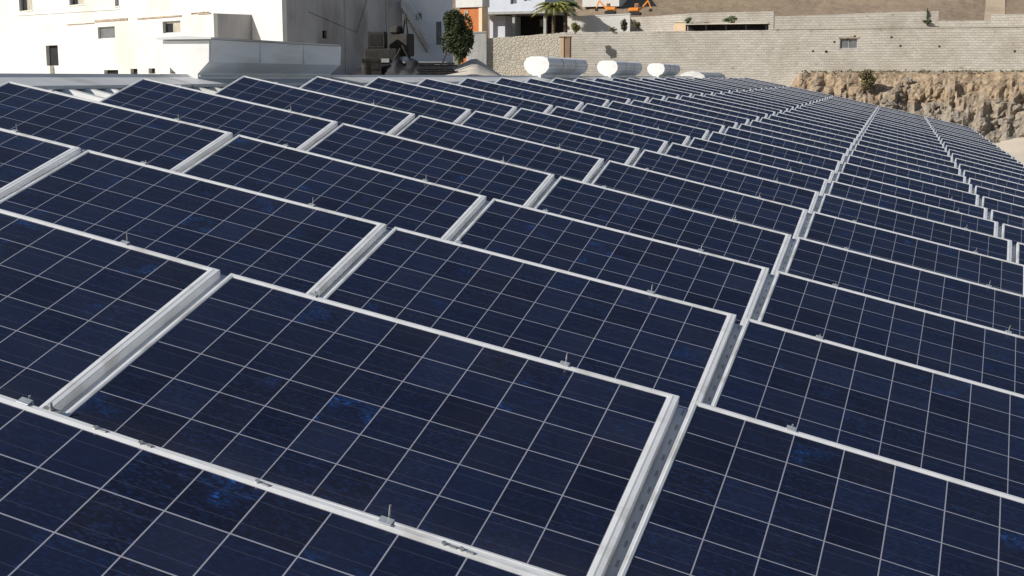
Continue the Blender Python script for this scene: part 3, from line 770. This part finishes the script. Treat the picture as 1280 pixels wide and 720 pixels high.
ww = lowwall('garden_wall', 709, 787, 117, 116, 22, 18, TZ - .4, 'white', 'clean white garden wall to the right of the palm', 'wall', .3, 'white')
mb = MB(); L_ = .0
pts = [(math.cos(math.pi * k / 14), math.sin(math.pi * k / 14)) for k in range(15)]
for (x0_, y0_), (x1_, y1_) in zip(pts, pts[1:]): mb.tube((3.0 + x0_ * .62, -.012, TZ + .95 + y0_ * .75), (3.0 + x1_ * .62, -.012, TZ + .95 + y1_ * .75), .03, n=5)
mb.build('arch_trim', MAT['bluewhite'], ww)
lowwall('side_garden_wall', 787.5, 861, 124, 121, 22, 17, TZ - .4, 'block2', 'greyish low wall between the white garden wall and the cream hut', 'wall')
lowwall('terrace_wall', 858, 966, 120, 119, 16.5, 14, TZ - .4, 'block2', 'pale block wall rising behind the dark shelter opening', 'wall')
hut = stand('cream_hut', 850, 113, TZ, 'little cream cube hut on top of the block wall', 'hut')
mb = MB(); p = at(842, 40, 112); q = at(857.5, 28, 112); mb.box((p.x, p.y, TZ - .3), (q.x, p.y + 1.0, q.z)); mb.bm.transform(hut.matrix_world.inverted()); mb.build('wall', MAT['cream'], hut)
mb = MB(); mb.box((p.x - .06, p.y - .06, q.z + .003), (q.x + .06, p.y + 1.06, q.z + .06)); mb.bm.transform(hut.matrix_world.inverted()); mb.build('roof', MAT['trim'], hut)
# dark long shelter
sh = stand('long_shelter', 910, 112, TZ, 'long low shelter with a black opening on top of the block wall', 'shelter')
pa = at(858, 38, 111); pb = at(959, 36, 111); q0 = at(858, 32, 111).z; q1 = at(959, 29, 111).z
def loc(mb, root): mb.bm.transform(root.matrix_world.inverted()); return mb
z38 = at(900, 37.5, 111).z; z31 = at(900, 30.5, 111).z
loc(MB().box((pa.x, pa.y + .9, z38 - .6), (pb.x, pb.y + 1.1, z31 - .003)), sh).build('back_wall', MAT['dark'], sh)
loc(MB().box((pa.x - .1, pa.y - .15, z31), (pb.x + .1, pb.y + 1.2, z31 + .07)), sh).build('roof_slab', MAT['trim'], sh)
mbp = MB()
for k in range(5): xx = pa.x + (pb.x - pa.x) * k / 4; mbp.box((xx - .04, pa.y - .08, z38 - .6), (xx + .04, pa.y, z31 - .003))
loc(mbp, sh).build('posts', MAT['junk'], sh)
# parked van-like dark low thing at the wall's end is a covered boat shape: grey tarp over planks
tp_ = stand('tarpaulin_heap', 828, 113, TZ, 'dark grey tarpaulin heap left of the cream hut', 'tarpaulin')
p = at(827, 39, 113); mb = MB(); mb.blob((p.x, p.y, TZ + .15), 1.25, .6, .42, 2, 3, .3); loc(mb, tp_).build('cover', MAT['plastic'], tp_, smooth=True)

# --- retaining walls
def seg_wall(root, name, A, B, z0, za, zb, mat, th=.5, holes=()):
    d = Vector((B.x - A.x, B.y - A.y, 0)); L = d.length; m = frame2((A.x, A.y), d)
    if holes or za == zb:
        o = wall(name, 0, L, z0, za, th, [rect(*h, m) for h in holes], MAT[mat], None)
    else:
        mb = MB(); n = 24; pr = [(0, z0), (L, z0)] + [(L * (1 - k / n), zb + (za - zb) * k / n + .05 * noise.noise(Vector((k * 1.7, L, 0)))) for k in range(n + 1)]
        mb.prism(pr, 0, th); o = mb.build(name, MAT[mat])
    setlocal(o, root, m); return m
sw = empty('stone_wall', (WP[0].x, WP[0].y, YZ)); bpy.context.view_layer.update()
tag(sw, 'rough stone retaining wall behind the white ridge vents, rising to the right', 'wall')
seg_wall(sw, 'stonework', WP[0], WP[1], YZ - .6, at(583, 50, 113).z, at(700, 41, 111.5).z, 'stone')
bw = empty('block_wall', (WP[2].x, WP[2].y, YZ)); bpy.context.view_layer.update()
tag(bw, 'long grey block retaining wall with one small two-pane window', 'wall')
seg_wall(bw, 'blockwork', WP[1] , WP[2], -4.2, at(700, 40.5, 111.5).z, at(962, 37.5, 108).z, 'block')
zr = at(1000, 37.0, 108).z; hh = (1050, 48, 1071.5, 60.5)
mR = seg_wall(bw, 'blockwork', WP[2], WP[3], -4.2, zr, zr, 'block', holes=[hh])
seg_wall(bw, 'blockwork', WP[3], WP[4], YZ - .6, zr + .02, zr + .01, 'block')
hr = rect(*hh, mR); window(bw, mR, hr, 2, 'glass', depth=.12)
mb = MB(); mb.box((hr[0] - .1, .5, hr[1] - .1), (hr[2] + .1, .9, hr[3] + .1)); setlocal(mb.build('interior', MAT['dark']), bw, mR)
mb = MB(); mb.box((hr[0] - .12, -.05, hr[3]), (hr[2] + .12, -.003, hr[3] + .1)); setlocal(mb.build('lintel', MAT['ledge']), bw, mR)
# cope, projecting a little; and a pale band lower down the wall (a course of render)
mb = MB(); L_ = (WP[3] - WP[2]).length; mb.box((0, -.05, zr + .003), (L_, .55, zr + .08)); setlocal(mb.build('coping', MAT['block2']), bw, mR)
rg = random.Random(8); mb = MB()
for k in range(10):
    x = rg.uniform(3, L_ - 2); z = rg.uniform(YZ + 1.6, zr - .6); mb.box((x, -.004, z), (x + .16, .02, z + .16))
setlocal(mb.build('weep_hole', MAT['dark']), bw, mR)
# upper courses set back
uw = empty('upper_block_wall', (WP[2].x, WP[2].y + 1.6, TZ)); bpy.context.view_layer.update()
tag(uw, 'pale upper block wall set back above the long retaining wall, stepping down midway', 'wall')
def upseg(u0, u1, v0, v1, r=110.2):
    A = wallpath(u0, r); B = wallpath(u1, r); seg_wall(uw, 'blockwork', A, B, TZ - .6, at(u0, v0, r).z, at(u1, v1, r).z + .001, 'block2', .4)
upseg(966.3, 1169, 20.5, 13.5); upseg(1169.3, 1234, 26, 25.5); upseg(1234.3, 1500, 18, 15.5)
# --- two wooden posts in front of the wall
for uu, wdt, mt, lb in ((703, .10, 'wood2', 'pale wooden post, left one of a pair above the second ridge vent'), (710, .13, 'wood', 'dark wooden post, right one of a pair above the second ridge vent')):
    p = at(uu, 60, 60); t_ = at(uu, 47, 60).z
    r_ = empty('wooden_post', (p.x, p.y, -4)); bpy.context.view_layer.update(); tag(r_, lb, 'post', 'pair of wooden posts')
    mb = MB(); mb.box((-wdt, -wdt, 0), (wdt, wdt, t_ + 4), bev=.015); mb.build('shaft', MAT[mt], r_)
    mb = MB(); mb.box((-wdt - .03, -wdt - .03, t_ + 4.003), (wdt + .03, wdt + .03, t_ + 4.06), bev=.01); mb.build('cap', MAT['wood'], r_)

# --- white building at the top of the hill edge
wb = stand('hill_house', 750, 168, 8, 'white house partly cropped by the top edge above the excavator', 'house')
p = at(728, 5, 168); q = at(776, 4, 168); zb = at(750, 4.5, 168).z
loc(MB().box((p.x, p.y, zb - .4), (q.x, p.y + 6, zb + 2.6)), wb).build('wall', MAT['white'], wb)
loc(MB().box((p.x - .2, p.y - .2, zb + 2.603), (q.x + .2, p.y + 6.2, zb + 2.8)), wb).build('roof', MAT['trim'], wb)
hillmask = None

# --- excavators
def excavator(u, r, v, s, flip, label):
    p = at(u, v, r); z = p.z
    root = empty('excavator', (p.x, p.y, z)); root.scale = (s * flip, s, s); tag(root, label, 'excavator', 'orange excavators at the foot of the hill')
    mb = MB()
    for y in (-.9, .5):
        mb.prism([(-1.3, .2), (-1.0, 0), (1.0, 0), (1.3, .2), (1.3, .5), (1.0, .7), (-1.0, .7), (-1.3, .5)], y, y + .4)
    mb.build('track', MAT['rubber'], root)
    MB().box((-1.4, -.8, .8), (.9, .8, 1.6), bev=.15).build('body', MAT['digger'], root)
    c = MB().box((.0, -.75, 1.605), (.85, .0, 2.5), bev=.08).build('cab', MAT['digger'], root)
    MB().box((.1, -.77, 1.75), (.75, -.753, 2.4)).build('window', MAT['glass'], c)
    MB().prism([(.8, 1.2), (1.1, 1.1), (2.9, 3.0), (2.7, 3.25)], .1, .4).build('boom', MAT['digger'], root)
    MB().prism([(2.65, 3.3), (2.95, 3.1), (3.6, 1.4), (3.4, 1.3)], .12, .38).build('arm', MAT['digger'], root)
    MB().prism([(3.3, 1.4), (3.75, 1.35), (3.8, .8), (3.2, .7), (3.0, 1.0)], -.05, .55).build('bucket', MAT['junk'], root)
excavator(763, 131, 17.5, .42, -1, 'small orange excavator above the white garden wall')
excavator(794, 131, 19, .45, 1, 'wider orange excavator to the right of the smaller one')

# ================================================================= VEGETATION
def leaves(mb, c, rx, ry, rz, n, size, seed, clumps=9):
    rg = random.Random(seed); C_ = []
    for k in range(clumps):
        th = rg.uniform(0, 6.28); ph = rg.uniform(-1, 1); rr = rg.uniform(.35, .8)
        C_.append((math.cos(th) * math.sqrt(1 - ph * ph) * rr, math.sin(th) * math.sqrt(1 - ph * ph) * rr, ph * rr, rg.uniform(.25, .5)))
    for k in range(n):
        cx, cy, cz, cr = rg.choice(C_)
        v = Vector((rg.gauss(0, 1), rg.gauss(0, 1), rg.gauss(0, 1))).normalized() * cr * rg.uniform(.4, 1.05) ** .6
        p = Vector(c) + Vector(((cx + v.x) * rx, (cy + v.y) * ry, (cz + v.z) * rz))
        a = Vector((rg.gauss(0, 1), rg.gauss(0, 1), rg.gauss(0, .7))).normalized(); b = a.orthogonal().normalized(); s = size * rg.uniform(.6, 1.4)
        mb.bm.faces.new([mb.bm.verts.new(p + q) for q in (-a * s, b * s * .45, a * s, -b * s * .45)])
    return mb
def tree(name, base, h, rx, rz, n, size, seed, leaf, label, cat, trunk=.35, clumps=12, group=None):
    root = empty(name, base); tag(root, label, cat, group)
    mb = MB(); rg = random.Random(seed); r0 = max(.03, h * .025)
    mb.tube((0, 0, -.3), (.03 * h, 0, h * trunk), r0, r0 * .7)
    for k in range(6):
        a = rg.uniform(0, 6.28); mb.tube((.03 * h, 0, h * trunk * rg.uniform(.8, 1)), (math.cos(a) * rx * .6, math.sin(a) * rx * .6, h * rg.uniform(.6, .9)), r0 * .5, r0 * .15, n=6)
    mb.build('trunk', MAT['bark'], root)
    leaves(MB(), (0, 0, h - rz), rx, rx, rz, n, size, seed, clumps).build('crown', MAT[leaf], root, fix=False)
    return root
p = at(573, 68, 90); zt = at(573, 7, 90).z; zb = at(573, 69, 90).z
tree('bushy_tree', (p.x, p.y, zb - .4), zt - zb + .4, 1.12, 1.95, 9000, .10, 17, 'leaf', 'dense dark green tree between the annex and the orange house', 'tree', .12, 20)
def palm(u, r, vb, vt, label, seed, leaf, nf=26, Lf=2.4):
    p = at(u, vb, r); zt = at(u, vt, r).z; root = empty('palm_tree', (p.x, p.y, p.z - .3)); tag(root, label, 'palm')
    H = zt - p.z + .3; rg = random.Random(seed)
    mb = MB()
    for k in range(8): mb.tube((0, 0, H * k / 8), (0, 0, H * (k + 1) / 8), .17 - .005 * k + .03, .14 - .005 * k, n=9)
    mb.build('trunk', MAT['bark'], root)
    mb = MB()
    for k in range(nf):
        a = 6.283 * k / nf * 2.4 + rg.uniform(-.2, .2); up = rg.uniform(.5, 1.45); pts = []
        for j in range(9):
            s = j / 8; pts.append(Vector((math.cos(a) * Lf * s * math.cos(up * (1 - .3 * s)), math.sin(a) * Lf * s * math.cos(up * (1 - .3 * s)), H + Lf * (s * math.sin(up) - .75 * s * s))))
        for p0, p1 in zip(pts, pts[1:]): mb.tube(p0, p1, .02, .015, n=4, cap=False)
        for j in range(44):
            s = (j + 1) / 45 * 7.99; i = int(s); q = pts[i].lerp(pts[i + 1], s - i); d = (pts[i + 1] - pts[i]).normalized(); sd = d.cross(Vector((0, 0, 1))).normalized()
            for sg in (-1, 1):
                L = .45 * (1 - abs(j / 44 - .4)) * rg.uniform(.8, 1.2); tip = q + (sd * sg * .8 + d * .7 + Vector((0, 0, -.35))) * L
                wv = d * .03
                mb.bm.faces.new([mb.bm.verts.new(z) for z in (q - wv, q + wv, tip)])
    mb.build('crown', MAT[leaf], root, fix=False)
palm(692, 114, 42, 13, 'yellow-green palm standing before the carport house', 2, 'leaf2', 52, 2.35)
palm(707, 115.5, 41, 9, 'darker green palm just behind the yellow-green palm', 7, 'leaf4', 30, 1.7)
def bush(u, r, v, h, rx, n, size, seed, leaf, label, name='shrub', cat='shrub', group=None, up=.15):
    p = at(u, v, r); root = empty(name, (p.x, p.y, p.z - .1)); tag(root, label, cat, group)
    mb = MB(); rg = random.Random(seed)
    for k in range(7): a = rg.uniform(0, 6.28); mb.tube((0, 0, -.1), (math.cos(a) * rx * .6, math.sin(a) * rx * .6, h * rg.uniform(.5, .9)), .02, .006, n=5)
    mb.build('stem', MAT['bark'], root)
    leaves(MB(), (0, 0, h * .55), rx, rx, h * .52, n, size, seed, 10).build('foliage', MAT[leaf], root, fix=False)
bush(1085, 103.5, 111, 1.5, .95, 2600, .09, 3, 'leaf3', 'dry brown bush hanging on the rocky bank below the block wall')
bush(780, 110.5, 38.5, 1.0, .32, 900, .06, 5, 'leaf', 'small dark green conical bush before the white garden wall')
bush(794, 110.5, 38, .9, .5, 700, .06, 6, 'leaf3', 'sparse grey-green shrub right of the dark conical bush')
bush(766, 110.5, 39, .45, .4, 500, .05, 16, 'leaf3', 'low dry shrub left of the dark conical bush')
bush(719, 109, 40, .95, .4, 700, .09, 9, 'leaf2', 'spiky yellow-green agave at the foot of the palms', 'agave', 'agave')
bush(861, 112.3, 32, .8, .5, 800, .06, 10, 'leaf4', 'green shrub beside the cream hut')
bush(878, 112.3, 31.5, .35, 1.1, 700, .06, 12, 'leaf3', 'low creeping shrub on the shelter roof between two taller ones')
bush(914, 112.3, 30, .7, .75, 900, .06, 11, 'leaf4', 'wide green shrub growing over the middle of the long shelter')
bush(1159, 109.6, 29, .4, .45, 500, .06, 13, 'leaf4', 'low dark green plant on top of the block wall')
bush(1236, 98.5, 185, .8, .8, 500, .08, 14, 'leaf3', 'dry tuft at the foot of the rocky bank')
tree('slender_tree', at(1159, 27, 110.1), 1.15, .12, .5, 300, .05, 3, 'leaf4', 'thin young tree standing up from the block wall top', 'tree', .5, 6)
# tufts along the foot of the block wall
rg = random.Random(12); tf = MB()
for k in range(170):
    u = rg.uniform(1000, 1500); p = at(u, 91.5, rg.uniform(106.2, 107.3)); leaves(tf, (p.x, p.y, 1.5), rg.uniform(.15, .5), .2, rg.uniform(.05, .17), 26, .06, k, 3)
tag(tf.build('dry_grass', MAT['leaf3'], fix=False), kind='stuff'); bpy.data.objects['dry_grass']['label'] = 'dry grass tufts along the foot of the block wall'; bpy.data.objects['dry_grass']['category'] = 'grass'
# boulders on the bank
rb = MB(); rg = random.Random(21)
for k in range(360):
    s = rg.uniform(.25, 1.0); t = rg.uniform(.0, 1.0) ** .9; p = cliffpt(s, t); q = rg.uniform(.08, .36) * rg.uniform(.5, 1) * (1.4 - .6 * t)
    rb.blob((p[0], p[1] - q * .1, p[2]), q * rg.uniform(.8, 1.5), q, q * rg.uniform(.6, 1.1), k, 2, .7, 1.3)
tag(rb.build('rubble_slope', MAT['cliff2']), kind='stuff'); bpy.data.objects['rubble_slope']['label'] = 'loose grey and brown stones covering the rocky bank'; bpy.data.objects['rubble_slope']['category'] = 'stones'

# scrap heap in the shade of the big building
def at_yard(u, r): p = at(u, 96.5, r); return Vector((p.x, p.y, YZ))
def thing_at(name, u, r, label, cat, rot=0, group=None):
    o = empty(name, at_yard(u, r)); o.rotation_euler.z = rot; tag(o, label, cat, group); return o
t_ = thing_at('tarpaulin_heap', 505, 84, 'wide black tarpaulin heap in the shade of the white building', 'tarpaulin')
def coverpt(a, b):
    x = -4.2 + 8.4 * a; y = -1.3 + 2.6 * b
    env = (math.sin(math.pi * a) ** .55) * (math.sin(math.pi * b) ** .5)
    f = .62 + .45 * abs(noise.noise(Vector((x * .8, y * .7, 3)))) * 2 + .16 * noise.noise(Vector((x * 2.6, y * 2.2, 8))) + .25 * a
    return (x, y, -.05 + 1.15 * env * f)
MB().grid(coverpt, 90, 30).build('cover', MAT['tarp'], t_)
for (x, tl, zz) in ((-1.2, .9, 1.0), (.9, -1.1, 1.2), (2.3, .7, 1.0)):
    q = MB(); q.tube((x, 0, .2), (x + tl, .2, zz + .9), .05, .05, n=6); q.build('pole', MAT['junk'], t_)
t_ = thing_at('scrap_machine', 478, 86, 'dark scrapped machine with a raised cab, left in the scrap heap', 'machine', .2)
MB().box((-1.1, -.6, .5), (1.1, .6, 1.9), bev=.08).build('body', MAT['junk'], t_)
c = MB().box((-.9, -.5, 1.903), (.3, .5, 3.0), bev=.06).build('cab', MAT['junk'], t_); MB().box((-.7, -.53, 2.1), (.1, -.503, 2.8)).build('window', MAT['dark'], c)
for x in (-.8, .8):
    for y in (-.7, .7): mb = MB(); mb.tube((x, y - .12, .45), (x, y + .12, .45), .45, n=16); mb.build('wheel', MAT['rubber'], t_)
MB().box((.0, -.68, 1.0), (.6, -.603, 1.25)).build('panel', MAT['plastic'], t_)
t_ = thing_at('scrap_hoist', 500, 87, 'dark scrap hoist with a leaning mast above the tarpaulin', 'hoist', -.2)
mb = MB(); mb.tube((-.3, 0, 0), (.5, 0, 4.2), .1, .07); mb.tube((.9, 0, 0), (.5, 0, 4.2), .08, .06); mb.build('mast', MAT['junk'], t_)
MB().box((-.7, -.4, 1.4), (.9, .5, 2.9), bev=.1).build('winch_housing', MAT['junk'], t_)
MB().box((-.5, -.5, 2.9), (.2, .4, 3.4), bev=.1).build('hopper', MAT['junk'], t_)
t_ = thing_at('oil_drum', 458, 82, 'dark oil drum at the left end of the scrap heap', 'drum')
mb = MB(); mb.tube((0, 0, 0), (0, 0, .9), .3, n=20); mb.build('body', MAT['junk'], t_); mb = MB()
for z in (.02, .3, .6, .88): mb.tube((0, 0, z - .015), (0, 0, z + .015), .315, n=20)
mb.build('rim', MAT['junk'], t_)
t_ = thing_at('wooden_crate', 465, 83.5, 'dark wooden crate beside the oil drum', 'crate', .4)
MB().box((-.6, -.4, 0), (.6, .4, 1.2)).build('box', MAT['junk'], t_); mb = MB()
for z in (.1, .6, 1.1): mb.box((-.62, -.43, z - .06), (.62, -.403, z + .06))
mb.build('slats', MAT['junk'], t_)
t_ = thing_at('plank_stack', 546, 82, 'grey stack of planks at the right end of the scrap heap', 'planks', .3)
mb = MB(); rg = random.Random(4)
for k in range(7): mb.box((-1.2 + rg.uniform(-.1, .1), -.35 + rg.uniform(-.05, .05), .14 * k), (1.2 + rg.uniform(-.2, .2), .35, .14 * k + .12))
mb.build('planks', MAT['tarp'], t_)
t_ = thing_at('trailer', 532, 90, 'dark flat trailer parked by the annex door', 'trailer', .15)
MB().box((-1.6, -.7, .55), (1.4, .7, .75)).build('bed', MAT['junk'], t_); mb = MB(); mb.box((-1.6, -.7, .753), (1.4, -.66, 1.1)); mb.box((-1.6, .66, .753), (1.4, .7, 1.1)); mb.build('side_board', MAT['plastic'], t_)
for y in (-.8, .62): mb = MB(); mb.tube((0, y, .32), (0, y + .18, .32), .32, n=16); mb.build('wheel', MAT['rubber'], t_)
